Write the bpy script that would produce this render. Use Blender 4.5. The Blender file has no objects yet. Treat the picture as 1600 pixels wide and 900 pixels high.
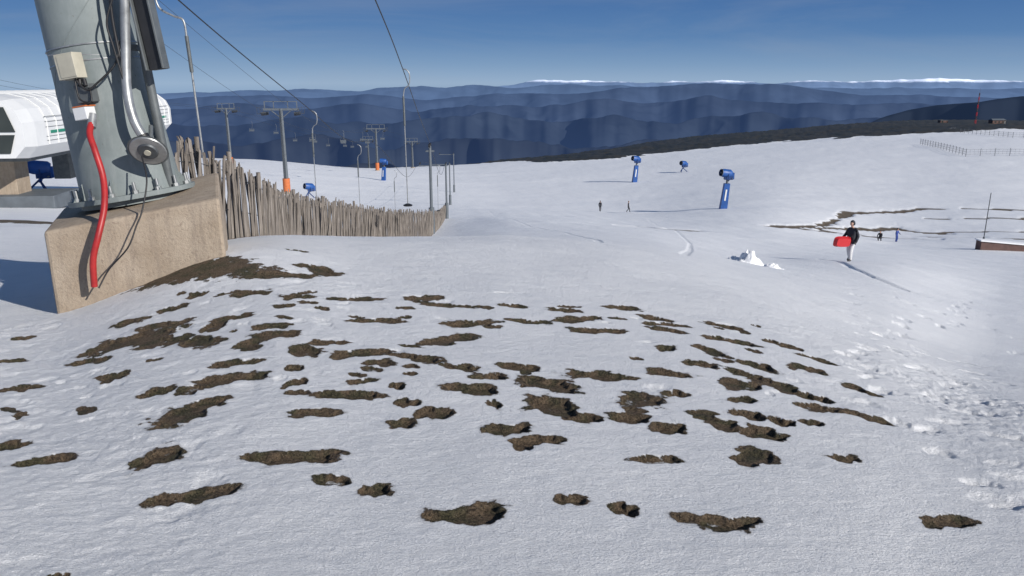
import bpy, math, random
import numpy as np
from mathutils import Vector, Matrix
random.seed(7); np.random.seed(7)
R=math.radians
scene=bpy.context.scene
scene.view_settings.view_transform='Standard'
scene.view_settings.look='None'
scene.view_settings.exposure=0

# ------------------------------------------------------------------ terrain profile (metres)
# depth of the snow below eye level, for bearings (deg, clockwise from +Y) and forward distances
Q=[1,3,4,6,8,10,12,16,20,30,45,60,80,100,136,180,240,320,400,500,600,800,1200,2000]
T={
-180:[1.65,1.65,1.7,1.75,1.8,1.85,1.9,2,2.1,2.5,3,3.5,4,4.5,5,6,7,9,12,20,30,60,120,250],
-90:[1.65,1.68,1.74,1.88,2.0,2.1,2.3,2.6,2.8,3.7,4.8,5.8,6.8,7.6,9,11,14,19,26,42,62,105,190,350],
-50:[1.65,1.70,1.8,2.0,2.2,2.4,2.65,3.1,3.5,5.0,6.7,8,9.5,10.8,13,16.5,21.5,29,40,65,95,150,260,450],
-33.7:[1.65,1.70,1.8,2.0,2.2,2.4,2.65,3.1,3.5,5.0,6.7,8,9.5,10.8,13,16.5,21.5,29,40,65,95,150,260,450],
-27:[1.65,1.68,1.72,1.82,1.95,2.15,2.5,3.2,3.8,5.3,7.1,8.5,10.1,11.5,14,17.3,22,29.5,41,67,98,155,270,460],
-18.5:[1.65,1.65,1.65,1.63,1.66,1.95,2.55,3.5,4.3,6.2,8.8,11,13.5,15.5,18,20.4,24,30.5,42,68,100,160,275,470],
-11:[1.65,1.65,1.65,1.66,1.7,1.96,2.5,3.45,4.3,6.3,9.0,11.5,14.4,16.8,20,23,26.5,34,47,72,105,165,280,480],
-4.8:[1.65,1.65,1.65,1.68,1.72,1.97,2.45,3.35,4.2,6.0,8.6,11,13.9,16.5,20.5,24,28,33,46,72,105,165,280,480],
0:[1.65,1.65,1.66,1.69,1.76,1.97,2.35,3.15,3.95,5.7,8.2,10.4,13.5,16.4,21,24.5,27.6,31.5,40,60,90,150,270,470],
9.5:[1.65,1.66,1.68,1.76,1.9,2.16,2.55,3.3,4.1,5.9,8.5,11,14.2,17,21.2,23.5,25.5,28,31,38,60,110,220,420],
18.5:[1.65,1.67,1.72,1.9,2.2,2.6,3.0,3.85,4.7,6.8,9.6,12,14.6,16.6,19.4,21,22.3,24,26,29,40,80,170,370],
26.6:[1.65,1.7,1.8,2.15,2.65,3.1,3.55,4.4,5.3,7.1,10.2,13,16.3,18.5,19.7,20,19.7,19.8,21,23.5,28,50,120,300],
33.7:[1.65,1.75,1.9,2.4,3.0,3.6,4.1,5.1,6,8.1,11,13.5,16.2,18.2,19.2,18.6,17.5,17.5,20.4,23.5,28,50,120,300],
50:[1.65,1.78,1.95,2.5,3.2,3.8,4.4,5.4,6.4,8.5,11.4,13.8,16.2,18.2,19.2,18.6,17.5,17.5,20.4,23.5,28,50,120,300],
90:[1.65,1.7,1.8,2.1,2.4,2.8,3.1,3.7,4.2,5.5,7,8.5,10,11,12,12.5,13,14,16,20,26,50,120,300],
180:[1.65,1.65,1.7,1.75,1.8,1.85,1.9,2,2.1,2.5,3,3.5,4,4.5,5,6,7,9,12,20,30,60,120,250]}
TH=np.array(sorted(T),float); TAB=np.array([T[k] for k in sorted(T)],float); LQ=np.log(np.array(Q,float))
def slopes(x,Y):
    h=np.diff(x); d=np.diff(Y,axis=-1)/h
    m=np.zeros_like(Y); m[...,0]=d[...,0]; m[...,-1]=d[...,-1]
    a=d[...,:-1]; b=d[...,1:]
    w1=2*h[1:]+h[:-1]; w2=h[1:]+2*h[:-1]
    ok=(a*b)>0
    with np.errstate(all='ignore'):
        hm=(w1+w2)/(w1/np.where(ok,a,1)+w2/np.where(ok,b,1))
    m[...,1:-1]=np.where(ok,hm,0); return m
MR=slopes(LQ,TAB)
def depth(x,y):
    r=np.hypot(x,y); th=np.degrees(np.arctan2(x,y))
    q=np.clip(r*np.maximum(np.cos(np.radians(th)),.6),1,1999)
    l=np.log(q); i=np.clip(np.searchsorted(LQ,l,side='right')-1,0,len(LQ)-2)
    h=LQ[i+1]-LQ[i]; s=(l-LQ[i])/h
    h00=2*s**3-3*s*s+1;h10=s**3-2*s*s+s;h01=-2*s**3+3*s*s;h11=s**3-s*s
    def col(j): return h00*TAB[j,i]+h10*h*MR[j,i]+h01*TAB[j,i+1]+h11*h*MR[j,i+1]
    j=np.clip(np.searchsorted(TH,th,side='right')-1,0,len(TH)-2)
    n=len(TH); jm=np.maximum(j-1,0); jp=np.minimum(j+2,n-1)
    v0,v1,v2,v3=col(jm),col(j),col(j+1),col(jp)
    H=TH[j+1]-TH[j]; u=(th-TH[j])/H
    g1=(v2-v0)/(TH[j+1]-TH[jm]); g2=(v3-v1)/(TH[jp]-TH[j])
    return (2*u**3-3*u*u+1)*v1+(u**3-2*u*u+u)*H*g1+(-2*u**3+3*u*u)*v2+(u**3-u*u)*H*g2
def base_z(x,y):
    z=1.65-depth(x,y)
    z=z+.15*np.exp(-(((x+2.75)/.8)**2+((y-6.95)/.7)**2))
    return z
def gz(x,y): return float(base_z(np.array([float(x)]),np.array([float(y)]))[0])

def vnoise(x,y,seed=0):
    xi=np.floor(x).astype(np.int64); yi=np.floor(y).astype(np.int64)
    fx=x-xi; fy=y-yi
    fx=fx*fx*fx*(fx*(fx*6-15)+10); fy=fy*fy*fy*(fy*(fy*6-15)+10)
    def hsh(a,b):
        n=(a*374761393+b*668265263+seed*144665+1013)&0x7fffffff
        n=((n^(n>>13))*1274126177)&0x7fffffff
        n=((n^(n>>16))*668265263)&0x7fffffff
        return (n^(n>>15)&0xffff)%65536/32767.5-1
    a=hsh(xi,yi);b=hsh(xi+1,yi);c=hsh(xi,yi+1);d=hsh(xi+1,yi+1)
    return (a+(b-a)*fx)*(1-fy)+(c+(d-c)*fx)*fy
def fbm(x,y,o=4,seed=0,g=.5):
    s=0;a=1;t=0
    for k in range(o):
        ca,sa=math.cos(.7*k+.3),math.sin(.7*k+.3)
        s=s+a*vnoise((x*ca-y*sa)*2**k+k*17.3,(x*sa+y*ca)*2**k-k*9.1,seed+k*31); t+=a; a*=g
    return s/t
def sstep(a,b,x):
    t=np.clip((x-a)/(b-a),0,1); return t*t*(3-2*t)

# boot prints melted through to the soil: x, y, length, width, heading (deg)
PR="""-0.20,2.71,0.34,0.14,0 0.82,2.67,0.32,0.12,3 0.25,2.82,0.17,0.09,3 0.44,2.76,0.13,0.09,-17 1.78,2.80,0.24,0.10,15 -0.58,2.90,0.17,0.10,0 -0.78,2.98,0.16,0.09,1 -1.34,2.89,0.38,0.10,10 -1.01,3.20,0.48,0.14,-2 -1.67,3.26,0.25,0.18,44 -1.71,3.79,0.42,0.22,50 0.65,3.19,0.25,0.09,2 1.12,3.26,0.24,0.16,41 1.58,3.31,0.17,0.09,10 0.12,3.36,0.26,0.10,2 -0.03,3.48,0.25,0.13,2 0.79,3.56,0.20,0.13,4 0.61,3.66,0.22,0.13,5 -1.00,3.68,0.30,0.10,1 -0.55,3.56,0.16,0.10,23
-0.39,3.69,.2,.15,-25 -.56,3.8,.14,.09,0 -.89,3.91,.45,.1,0 -.65,4.03,.11,.1,0 -.23,4.0,.32,.14,-18 .22,3.8,.34,.2,-30 .35,3.65,.2,.13,-24 .73,3.92,.32,.18,-24 .93,4.05,.18,.1,0 .22,4.1,.42,.17,-30 .04,4.38,.27,.12,-12 .49,4.28,.46,.15,-10 1.07,3.66,.22,.14,-33 1.25,3.8,.2,.12,-12 1.27,3.55,.22,.16,-48 1.74,4.0,.33,.13,-12 1.96,3.95,.28,.1,-18 1.35,4.25,.24,.18,-33 1.3,4.02,.18,.1,0 1.6,4.35,.28,.18,-42 1.6,3.75,.14,.08,0 1.43,3.72,.14,.1,0 2.2,4.5,.25,.12,-33 1.97,4.8,.26,.14,-33 1.6,4.7,.28,.15,-42 1.33,4.95,.26,.14,-42 1.6,5.25,.38,.14,-14 .95,4.37,.3,.12,-14 1.65,5.7,.34,.15,-30 1.13,5.4,.32,.12,-20 .6,5.23,.42,.12,0 .5,5.5,.43,.16,14 .88,5.95,.34,.16,-14 1.13,5.7,.3,.12,-14 .1,5.38,.36,.11,0 -.3,5.28,.42,.15,12 -.43,4.9,.46,.17,35 -.58,4.5,.40,.13,-25 -.97,4.6,.4,.15,30 -.81,4.42,.2,.12,0 -.97,5.3,.42,.11,0 -.71,5.95,.31,.16,0 -.48,5.75,.55,.12,-8 0,5.8,.27,.11,0 .4,5.75,.3,.12,0 -1.65,6.62,.32,.24,-20 -2.0,6.4,.6,.17,3 -1.8,6.75,.34,.13,8 -2.1,5.95,.31,.13,0 -1.7,5.8,.3,.14,0 -1.24,5.85,.4,.11,6 -2.1,7.3,.25,.13,0 -2.08,5.4,.3,.13,-8 -2.6,6.1,.2,.12,0 -2.75,5.25,.62,.32,8 -2.45,5.1,.4,.22,-20 -2.13,4.95,.42,.22,-20 -2.14,5.25,.17,.26,0 -1.6,4.92,.35,.16,0 -1.73,4.75,.2,.16,-42 -1.3,4.6,.26,.17,-12 -1.2,4.78,.27,.1,0 -1.7,4.45,.31,.12,0 -1.63,4.22,.41,.15,-4 -1.3,4.32,.12,.12,0 -2.05,4.1,.22,.13,0 -1.84,4.1,.18,.15,30 -1.22,4.1,.13,.12,0 -.88,4.1,.18,.1,0 -2.9,4.95,.33,.12,0 -2.5,4.5,.2,.16,20 -3.1,4.5,.27,.16,20 -3.95,5.9,.2,.12,0 -3.6,5.2,.25,.1,0 -2.5,3.5,.17,.17,0 -1.6,2.35,.09,.07,15 -2.2,3.3,.25,.1,12 -1.68,5.13,.3,.13,0 -2.7,5.9,.26,.12,0 -3.0,5.75,.32,.17,12 -2.6,5.45,.45,.18,-6 -.1,3.8,.1,.1,0 -.31,4.32,.25,.11,0 -.13,4.2,.22,.11,0 1.03,4.9,.15,.14,-24 2.0,5.4,.3,.14,-30 2.15,5.15,.28,.12,-25 1.17,5.55,.35,.1,0 .05,3.3,.1,.08,0 1.45,4.5,.3,.13,-35 1.75,4.2,.25,.12,-20 1.2,4.6,.26,.11,-10"""
PR=[tuple(map(float,s.split(','))) for s in PR.split()]
rr=random.Random(3)
prints=[(a,b,c*1.0,d*1.06,e+rr.uniform(-6,6),1.0,rr.uniform(.020,.030)) for a,b,c,d,e in PR]
for k in range(85):   # small melted spots between the prints
    x=rr.uniform(-2.9,2.1); y=rr.uniform(3.7,6.3)
    if x>1.2 and y<3.9: continue
    if -.6<x<.6 and 4.5<y<5.1: continue
    prints.append((x,y,rr.uniform(.06,.2),rr.uniform(.05,.09),rr.uniform(-35,15),1 if rr.random()<.45 else 0,.012))
for k in range(90):   # prints in deeper snow on the right (no soil)
    x=rr.uniform(1.9,4.8); y=x*rr.uniform(1.15,2.2)
    prints.append((x,y,rr.uniform(.14,.30),rr.uniform(.08,.13),rr.uniform(-60,40),0,rr.uniform(.012,.026)))
for k in range(14):
    t=k/13; x=4.2+t*9+rr.uniform(-.3,.3); y=8.0+t*14+rr.uniform(-.4,.4)
    prints.append((x,y,.36,.2,rr.uniform(20,80),0,.05))
for k in range(26):
    x=rr.uniform(5,11); y=rr.uniform(10,19)
    prints.append((x,y,.33,.18,rr.uniform(-20,40),0,.035))
for k in range(90):
    x=rr.uniform(-4.5,-1.3); y=rr.uniform(2.3,6.5)
    prints.append((x,y,rr.uniform(.12,.3),rr.uniform(.06,.14),rr.uniform(-40,40),0,rr.uniform(.006,.014)))

# polar grid: rows = radius, columns = bearing
az=np.concatenate([np.arange(-180,-42,3.0),np.linspace(-40,40,1001),np.arange(42,180,3.0)])
rad=[.25,.6,.95,1.25]
r=1.5
while r<9: rad.append(r); r*=1.0028
while r<420: rad.append(r); r*=1.011
while r<1990: rad.append(r); r*=1.035
rad=np.array(rad)
RR,AA=np.meshgrid(rad,np.radians(az),indexing='ij')
X=RR*np.sin(AA); Y=RR*np.cos(AA)
Z=base_z(X,Y)
near=1-sstep(9,16,RR); 
left=sstep(-.2,-2.0,X)*(1-sstep(7,9,RR))
chop=np.exp(-(((X-3.4)/1.4)**2+((Y-4.8)/1.6)**2))
chop=np.maximum(chop,.6*np.exp(-(((X-2.8)/.6)**2+((Y-3.2)/1.1)**2)))
dep=np.zeros_like(Z)
dep+=.014*fbm(X*1.1,Y*1.3,3,1)*near
dep+=.0026*fbm(X*13,Y*24,3,2)*near*(1+1.2*left)
crust=fbm(X*15,Y*22,4,3,.6)
dep+=.006*(left+.30*near)*np.clip(crust+.10,0,1)*sstep(-.1,.35,fbm(X*1.5,Y*1.5,2,8)+.15)
ch=fbm(X*9,Y*11,5,4,.62); ch2=fbm(X*24,Y*30,3,14)
dep+=chop*(.019*ch+.006*ch2)*sstep(-.4,.3,fbm(X*1.6,Y*1.9,3,9)+.15)*1.1
far=sstep(9,25,RR)
dep+=far*.03*fbm(X*.5,Y*.35,3,6)
dep+=sstep(40,90,RR)*.30*fbm(X*.04,Y*.06,4,7)
dep+=sstep(25,50,RR)*.06*fbm(X*.25,Y*.15,3,17)
soil=np.zeros_like(Z); wetm=np.zeros_like(Z)
wob=fbm(X*10,Y*14,3,11,.6); wob2=fbm(X*34,Y*40,2,12); slush=fbm(X*9,Y*13,3,19)
hole=np.zeros_like(Z)
azr=np.radians(az)
for (px,py,L,W,ang,so,dp) in prints:
    pr=math.hypot(px,py); m=L*.95+.08
    i0,i1=np.searchsorted(rad,[pr-m,pr+m]); pa=math.atan2(px,py); da=m/pr
    j0,j1=np.searchsorted(azr,[pa-da,pa+da])
    if i1<=i0 or j1<=j0: continue
    sl=(slice(i0,i1),slice(j0,j1))
    c,s=math.cos(R(ang)),math.sin(R(ang))
    dx=X[sl]-px; dy=Y[sl]-py
    lx=(dx*c+dy*s)/(L/2); ly=(-dx*s+dy*c)/(W/2*1.15)
    bend=((px*37.7)%1-.5)*.9
    ly=ly-bend*(lx**2)*.55+((py*51.3)%1-.5)*.6*lx
    wid=1-.34*np.exp(-((lx-.25*np.sign(bend))/.24)**2)
    wid=wid*(1+.4*((px*91.1+py*13.7)%1-.5)*lx)
    d=np.sqrt(np.abs(lx)**2.2+np.abs(ly/wid)**2.0)+wob[sl]*.48+wob2[sl]*.12
    if so:
        # the bare ground runs right up the thin broken edge of the crust
        hole[sl]=np.minimum(hole[sl],-dp*(1-sstep(.62,.97,d)))
        k_=sstep(.22,.5,slush[sl]+.2*np.sin(px*17+py*5)-.12)*.55*sstep(.9,.3,d)
        soil[sl]=np.maximum(soil[sl],so*(1-sstep(.84,1.16,d))*(1-k_))
        wetm[sl]=np.maximum(wetm[sl],1-sstep(.85,1.32,d))
    else:
        hole[sl]=np.minimum(hole[sl],-dp*(1-sstep(.35,1.2,d)))
dep+=hole
# brown grass and earth beside the concrete base, and on the near left
e=((X+2.95)*.30+(Y-6.72)); g=np.exp(-(((X+2.80)/.85)**2+((e)/.27)**2))
soil=np.maximum(soil,sstep(.22,.70,g+wob*.35+wob2*.15))
g=np.exp(-(((X+14.2)/3.2)**2+((Y-20.0)/1.3)**2)); soil=np.maximum(soil,sstep(.4,.6,g+.2*fbm(X*2,Y*2,3,22)))
fy=np.interp(Y,[8.7,9.6,10.5,13,16,20,25,32,40],[-3.9,-3.5,-3.45,-3.7,-3.95,-4.12,-4.18,-4.28,-4.33])
g=np.exp(-((X-fy-.05)/.12)**2)*(Y>8.5)*(Y<40)
soil=np.maximum(soil,sstep(.45,.8,g+.5*fbm(X*3,Y*1.2,3,27))*.9)
# drainage ditches and thin cover far out
n40=fbm(X*.18,Y*.45,4,23,.6)
def seg(ax,ay,bx,by,w):
    vx,vy=bx-ax,by-ay; L2=vx*vx+vy*vy
    t=np.clip(((X-ax)*vx+(Y-ay)*vy)/L2,0,1)
    d=np.hypot(X-ax-t*vx,Y-ay-t*vy)
    return 1-sstep(.45,1.05,d/w+1.1*n40)
m=(RR>45)&(RR<190)
for s in [(7.5,62,14.8,64.5,2.6),(27.5,81,36,86,1.6),(36,86,41,90,1.4),(28,82,37.6,93,1.0),(37.6,93,51,115,1.0),(51,115,66,122,1.4),(66,122,79,118,1.2),(38,92,51,101,1.3),(51,101,54,93,.8),(36,88,44,88,1.8),(44,88,48,85,1.2),(48,92,54,86,.9),(54,86,60,80,.8),(60,110,85,105,.8),(30,84,46,99,.9),(52,97,72,92,.7),(70,108,82,100,.7)]:
    soil=np.maximum(soil,np.where(m,seg(*s),0)*.9)
# sheltered hollow with thin snow beyond the first crest
g=np.exp(-(((X-10.6)/3.6)**2+((Y-66.5-.1*X)/2.6)**2)); soil=np.maximum(soil,sstep(.50,.75,g+.55*fbm(X*.5,Y*.35,4,29))*.9)
dep-=.25*soil*sstep(30,50,RR)
# drag track beside the walker
def track(pts,w,d):
    global dep
    for (ax,ay),(bx,by) in zip(pts[:-1],pts[1:]):
        vx,vy=bx-ax,by-ay; L2=vx*vx+vy*vy
        t=np.clip(((X-ax)*vx+(Y-ay)*vy)/L2,0,1)
        dd=np.hypot(X-ax-t*vx,Y-ay-t*vy)
        dep=dep-d*(1-sstep(.4,1,dd/w))*(dd<w*1.1)*.7
track([(14.7,36),(13.6,31),(12.6,28),(11.3,23.5),(10.9,20.6)],.17,.08)
track([(10.9,20.6),(11.4,19.0),(12.3,17.5)],.12,.04)
track([(1.5,13),(2.2,20),(2.0,30),(1.0,45),(-.5,70),(-3.5,110)],.10,.03)
track([(3.2,14),(5.2,22),(8.5,36),(13,60),(17,95)],.12,.035)
gr=np.sin((X+.08*Y)*2.1+1.5*fbm(X*.05,Y*.03,2,41))
dep+=.010*gr*sstep(15,30,RR)*(1-sstep(90,140,RR))*sstep(-.1,.2,fbm(X*.03,Y*.015,2,42))
Z=Z+dep
# scrub: low heath beyond the groomed snow
thd=np.degrees(AA)
edge=np.interp(thd,[-60,-5,3,9.5,18.5,26.6,33.7,60],[330,330,300,315,325,322,318,320])
scrub=sstep(-6,10,RR*np.maximum(np.cos(AA),.6)-edge+28*fbm(X*.02,Y*.03,3,31)+8*fbm(X*.15,Y*.15,2,32))
Z=Z+scrub*(.9*np.abs(fbm(X*.22,Y*.22,3,33))+.8*fbm(X*.03,Y*.03,2,34))*(RR>150)

nr,nc=X.shape
co=np.stack([X,Y,Z],-1).reshape(-1,3)
co=np.vstack([co,[[0,0,0]]]).astype(np.float32)
ii=np.arange(nr-1)[:,None]*nc; jj=np.arange(nc)[None,:]; jn=(jj+1)%nc
quads=np.stack([ii+jj,ii+jn,ii+nc+jn,ii+nc+jj],-1).reshape(-1,4)[:, ::-1]
ctr=nr*nc
tris=np.stack([np.full(nc,ctr),(np.arange(nc)+1)%nc,np.arange(nc)],-1)
me=bpy.data.meshes.new("snow_ground")
me.vertices.add(len(co)); me.vertices.foreach_set("co",co.ravel())
nl=quads.size+tris.size
me.loops.add(nl); me.loops.foreach_set("vertex_index",np.concatenate([quads.ravel(),tris[:, ::-1].ravel()]).astype(np.int32))
npol=len(quads)+len(tris); me.polygons.add(npol)
ls=np.concatenate([np.arange(len(quads))*4,len(quads)*4+np.arange(len(tris))*3]).astype(np.int32)
me.polygons.foreach_set("loop_start",ls)
me.update(calc_edges=True); me.validate()
me.polygons.foreach_set("use_smooth",np.ones(len(me.polygons),bool))
for nm,arr in (("soil",soil),("scrub",scrub),("wet",wetm)):
    at=me.attributes.new(nm,'FLOAT','POINT'); at.data.foreach_set("value",np.append(arr.ravel(),0).astype(np.float32))
if me.polygons[len(quads)//2].normal.z<0: me.flip_normals()
snow=bpy.data.objects.new("snow_ground",me); scene.collection.objects.link(snow)

# ------------------------------------------------------------------ materials
def newmat(name):
    m=bpy.data.materials.new(name); m.use_nodes=True
    nt=m.node_tree; return m,nt,nt.nodes["Principled BSDF"]
def noise(nt,vec,scale,detail=4,rough=.5,dist=0):
    n=nt.nodes.new("ShaderNodeTexNoise"); n.inputs["Scale"].default_value=scale
    n.inputs["Detail"].default_value=detail; n.inputs["Roughness"].default_value=rough; n.inputs["Distortion"].default_value=dist
    if vec is not None: nt.links.new(vec,n.inputs["Vector"])
    return n.outputs["Fac"]
def ramp(nt,fac,stops):
    n=nt.nodes.new("ShaderNodeValToRGB"); cr=n.color_ramp
    while len(cr.elements)<len(stops): cr.elements.new(.5)
    for e,(p,c) in zip(cr.elements,stops):
        e.position=p; e.color=(c,c,c,1) if not hasattr(c,'__len__') else (*c,1)
    nt.links.new(fac,n.inputs["Fac"]); return n.outputs["Color"]
def mix(nt,f,a,b,bt='MIX'):
    n=nt.nodes.new("ShaderNodeMix"); n.data_type='RGBA'; n.blend_type=bt
    for s,v in ((0,f),(6,a),(7,b)):
        if hasattr(v,'is_output'): nt.links.new(v,n.inputs[s])
        elif s==0: n.inputs[0].default_value=v
        else: n.inputs[s].default_value=(*v,1)
    return n.outputs[2]
def math_(nt,op,a,b=None,c=None,clamp=False):
    n=nt.nodes.new("ShaderNodeMath"); n.operation=op; n.use_clamp=clamp
    for i,v in enumerate((a,b,c)):
        if v is None: continue
        if hasattr(v,'is_output'): nt.links.new(v,n.inputs[i])
        else: n.inputs[i].default_value=v
    return n.outputs[0]
def bump(nt,h,strength,dist,normal=None):
    n=nt.nodes.new("ShaderNodeBump"); n.inputs["Strength"].default_value=strength; n.inputs["Distance"].default_value=dist
    nt.links.new(h,n.inputs["Height"])
    if normal is not None: nt.links.new(normal,n.inputs["Normal"])
    return n.outputs["Normal"]
def coords(nt,scale=(1,1,1),kind="Object"):
    tc=nt.nodes.new("ShaderNodeTexCoord"); mp=nt.nodes.new("ShaderNodeMapping")
    mp.inputs["Scale"].default_value=scale; nt.links.new(tc.outputs[kind],mp.inputs["Vector"]); return mp.outputs["Vector"]
def attr(nt,n_):
    n=nt.nodes.new("ShaderNodeAttribute"); n.attribute_name=n_; return n.outputs["Fac"]

m,nt,b=newmat("snow_soil")
v=coords(nt); va=coords(nt,(1,2.2,1))
s=attr(nt,"soil"); sc=attr(nt,"scrub"); wt=attr(nt,"wet")
edge_n=noise(nt,v,55,6,.72)
en=math_(nt,'SUBTRACT',edge_n,.5)
sa=math_(nt,'ADD',s,math_(nt,'MULTIPLY',en,1.5))
sm=ramp(nt,sa,[(.42,0),(.60,1)])
wet=ramp(nt,math_(nt,'ADD',wt,math_(nt,'MULTIPLY',en,.8)),[(.2,0),(.9,1)])
big=noise(nt,v,.9,4)
snowc=mix(nt,ramp(nt,big,[(.3,0),(.7,1)]),(.81,.82,.84),(.88,.885,.895))
blo=ramp(nt,noise(nt,va,3.3,5,.65),[(.50,0),(.72,1)])
snowc=mix(nt,math_(nt,'MULTIPLY',blo,.35),snowc,(.62,.65,.70))
gr2=noise(nt,v,170,3,.7)
snowc=mix(nt,ramp(nt,gr2,[(.32,0),(.58,1)]),mix(nt,.5,snowc,(.58,.60,.63)),snowc)
snowc=mix(nt,math_(nt,'MULTIPLY',wet,.6),snowc,(.40,.395,.39))
grit=noise(nt,v,140,2,.6); grm=ramp(nt,grit,[(.66,0),(.76,1)])
snowc=mix(nt,math_(nt,'MULTIPLY',grm,math_(nt,'ADD',.12,math_(nt,'MULTIPLY',wet,.7))),snowc,(.18,.14,.10))
so1=noise(nt,v,80,6,.8); so2=noise(nt,v,9,3)
soilc=mix(nt,ramp(nt,so1,[(.40,0),(.60,1)]),(.032,.023,.016),(.25,.18,.115))
soilc=mix(nt,ramp(nt,so2,[(.45,0),(.62,1)]),soilc,mix(nt,ramp(nt,so1,[(.42,0),(.6,1)]),(.025,.024,.014),(.14,.125,.07)))
vo=nt.nodes.new("ShaderNodeTexVoronoi"); vo.inputs["Scale"].default_value=110; nt.links.new(v,vo.inputs["Vector"])
peb=ramp(nt,vo.outputs["Distance"],[(.12,1),(.3,0)])
soilc=mix(nt,math_(nt,'MULTIPLY',peb,.5),soilc,(.45,.37,.27))
col=mix(nt,sm,snowc,soilc)
scn=noise(nt,v,.12,5,.6); scrubc=mix(nt,ramp(nt,scn,[(.35,0),(.65,1)]),(.018,.020,.014),(.050,.042,.028))
scm=ramp(nt,math_(nt,'ADD',sc,math_(nt,'MULTIPLY',math_(nt,'SUBTRACT',noise(nt,v,.25,4,.7),.5),.8)),[(.45,0),(.55,1)])
col=mix(nt,scm,col,scrubc)
nt.links.new(col,b.inputs["Base Color"]); b.inputs["Roughness"].default_value=.62
b.inputs["Specular IOR Level"].default_value=.3
h1=noise(nt,va,26,5,.65); h2=noise(nt,va,90,4,.7); h3=noise(nt,va,3.2,3,.5); h4=noise(nt,v,.6,4,.6)
nrm=bump(nt,h4,.2,.15); nrm=bump(nt,h3,.3,.04,nrm); nrm=bump(nt,h1,.8,.016,nrm); nrm=bump(nt,h2,1.0,.010,nrm)
sb=math_(nt,'MULTIPLY',math_(nt,'ADD',so1,math_(nt,'MULTIPLY',peb,.4)),sm)
nrm=bump(nt,sb,1.0,.028,nrm)
nt.links.new(nrm,b.inputs["Normal"])
snow.data.materials.append(m)

def simple(name,c,rough=.6,metal=0,var=.15,scale=6,bmp=0,bscale=40,spec=.5,c2=None,stretch=(1,1,1)):
    m,nt,b=newmat(name); v=coords(nt,stretch)
    f=ramp(nt,noise(nt,v,scale,5,.6),[(.3,0),(.7,1)])
    d=c2 if c2 else tuple(x*(1-var*2) for x in c)
    nt.links.new(mix(nt,f,d,c),b.inputs["Base Color"])
    b.inputs["Roughness"].default_value=rough; b.inputs["Metallic"].default_value=metal; b.inputs["Specular IOR Level"].default_value=spec
    if bmp: nt.links.new(bump(nt,noise(nt,v,bscale,4,.6),bmp,.01),b.inputs["Normal"])
    return m
M_tube,nt,b=newmat("tower_paint")
v=coords(nt); c=mix(nt,ramp(nt,noise(nt,v,2.2,6,.65),[(.3,0),(.7,1)]),(.145,.170,.172),(.22,.25,.25))
vs=coords(nt,(7,7,.6)); c=mix(nt,math_(nt,'MULTIPLY',ramp(nt,noise(nt,vs,2.5,5,.7),[(.5,0),(.72,1)]),.4),c,(.29,.31,.31))
c=mix(nt,ramp(nt,noise(nt,v,28,4,.7),[(.66,0),(.74,1)]),c,(.10,.085,.07))
nt.links.new(c,b.inputs["Base Color"]); b.inputs["Roughness"].default_value=.6; b.inputs["Specular IOR Level"].default_value=.3
nt.links.new(bump(nt,noise(nt,v,35,3,.6),.12,.01),b.inputs["Normal"])
M_galv=simple("galvanised_steel",(.42,.43,.43),.42,.6,.2,12)
M_steel=simple("dark_steel",(.12,.13,.14),.5,.5,.2,8)
M_grey=simple("grey_steel",(.15,.165,.17),.55,.3,.2,5)
M_fgrey=simple("painted_steel",(.13,.15,.17),.6,0,.15,2)
M_beige=simple("beige_box",(.50,.47,.38),.55,0,.12,5)
M_white=simple("white_paint",(.70,.71,.71),.55,0,.04,1)
M_black=simple("black_rubber",(.02,.02,.022),.5,0,.2,8)
M_red=simple("red_hose",(.42,.025,.025),.45,0,.2,10)
M_redpl=simple("red_plastic",(.55,.025,.03),.4,0,.05,10)
M_orange=simple("orange_pad",(.62,.17,.05),.6,0,.15,4)
M_blue=simple("blue_paint",(.02,.10,.36),.45,0,.2,2)
M_dblue=simple("blue_dark",(.012,.05,.18),.5,0,.12,4)
M_wood=simple("weathered_wood",(.31,.275,.245),.88,0,.2,3,.5,60,c2=(.12,.105,.092),stretch=(9,9,.8),spec=.2)
M_glass,nt,b=newmat("window_glass"); b.inputs["Roughness"].default_value=.08
v=coords(nt); nt.links.new(mix(nt,noise(nt,v,.8,2),(.012,.018,.02),(.05,.06,.055)),b.inputs["Base Color"])
M_green=simple("green_stripe",(.02,.22,.14),.5,0,.05,3)
M_brown=simple("brown_wall",(.14,.08,.07),.8,0,.2,2)
M_conc,nt,b=newmat("concrete")
v=coords(nt); c=mix(nt,ramp(nt,noise(nt,v,3,6,.65),[(.3,0),(.7,1)]),(.30,.235,.17),(.43,.355,.275))
c=mix(nt,ramp(nt,noise(nt,v,30,4,.7),[(.55,0),(.75,1)]),c,(.22,.17,.13))
vs=coords(nt,(6,6,.7)); c=mix(nt,math_(nt,'MULTIPLY',ramp(nt,noise(nt,vs,2,4,.6),[(.5,0),(.75,1)]),.5),c,(.19,.155,.13))
nt.links.new(c,b.inputs["Base Color"]); b.inputs["Roughness"].default_value=.92
nt.links.new(bump(nt,noise(nt,v,45,5,.7),.7,.015),b.inputs["Normal"])
M_skin=simple("skin",(.5,.3,.22),.5,0,.05,20)
M_jblack=simple("black_fabric",(.018,.02,.03),.7,0,.2,20)
M_wpants=simple("white_fabric",(.62,.62,.63),.8,0,.08,20)
M_jblue=simple("blue_fabric",(.03,.07,.3),.7,0,.15,20)
M_boot=simple("boot",(.05,.045,.045),.6,0,.2,20)
M_hair=simple("dark_hair",(.03,.02,.015),.6,0,.2,30)
M_snow=simple("packed_snow",(.84,.85,.87),.7,0,.03,4,.5,14,.25)
M_net=simple("net_post",(.14,.15,.17),.7,0,.15,4)

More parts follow.
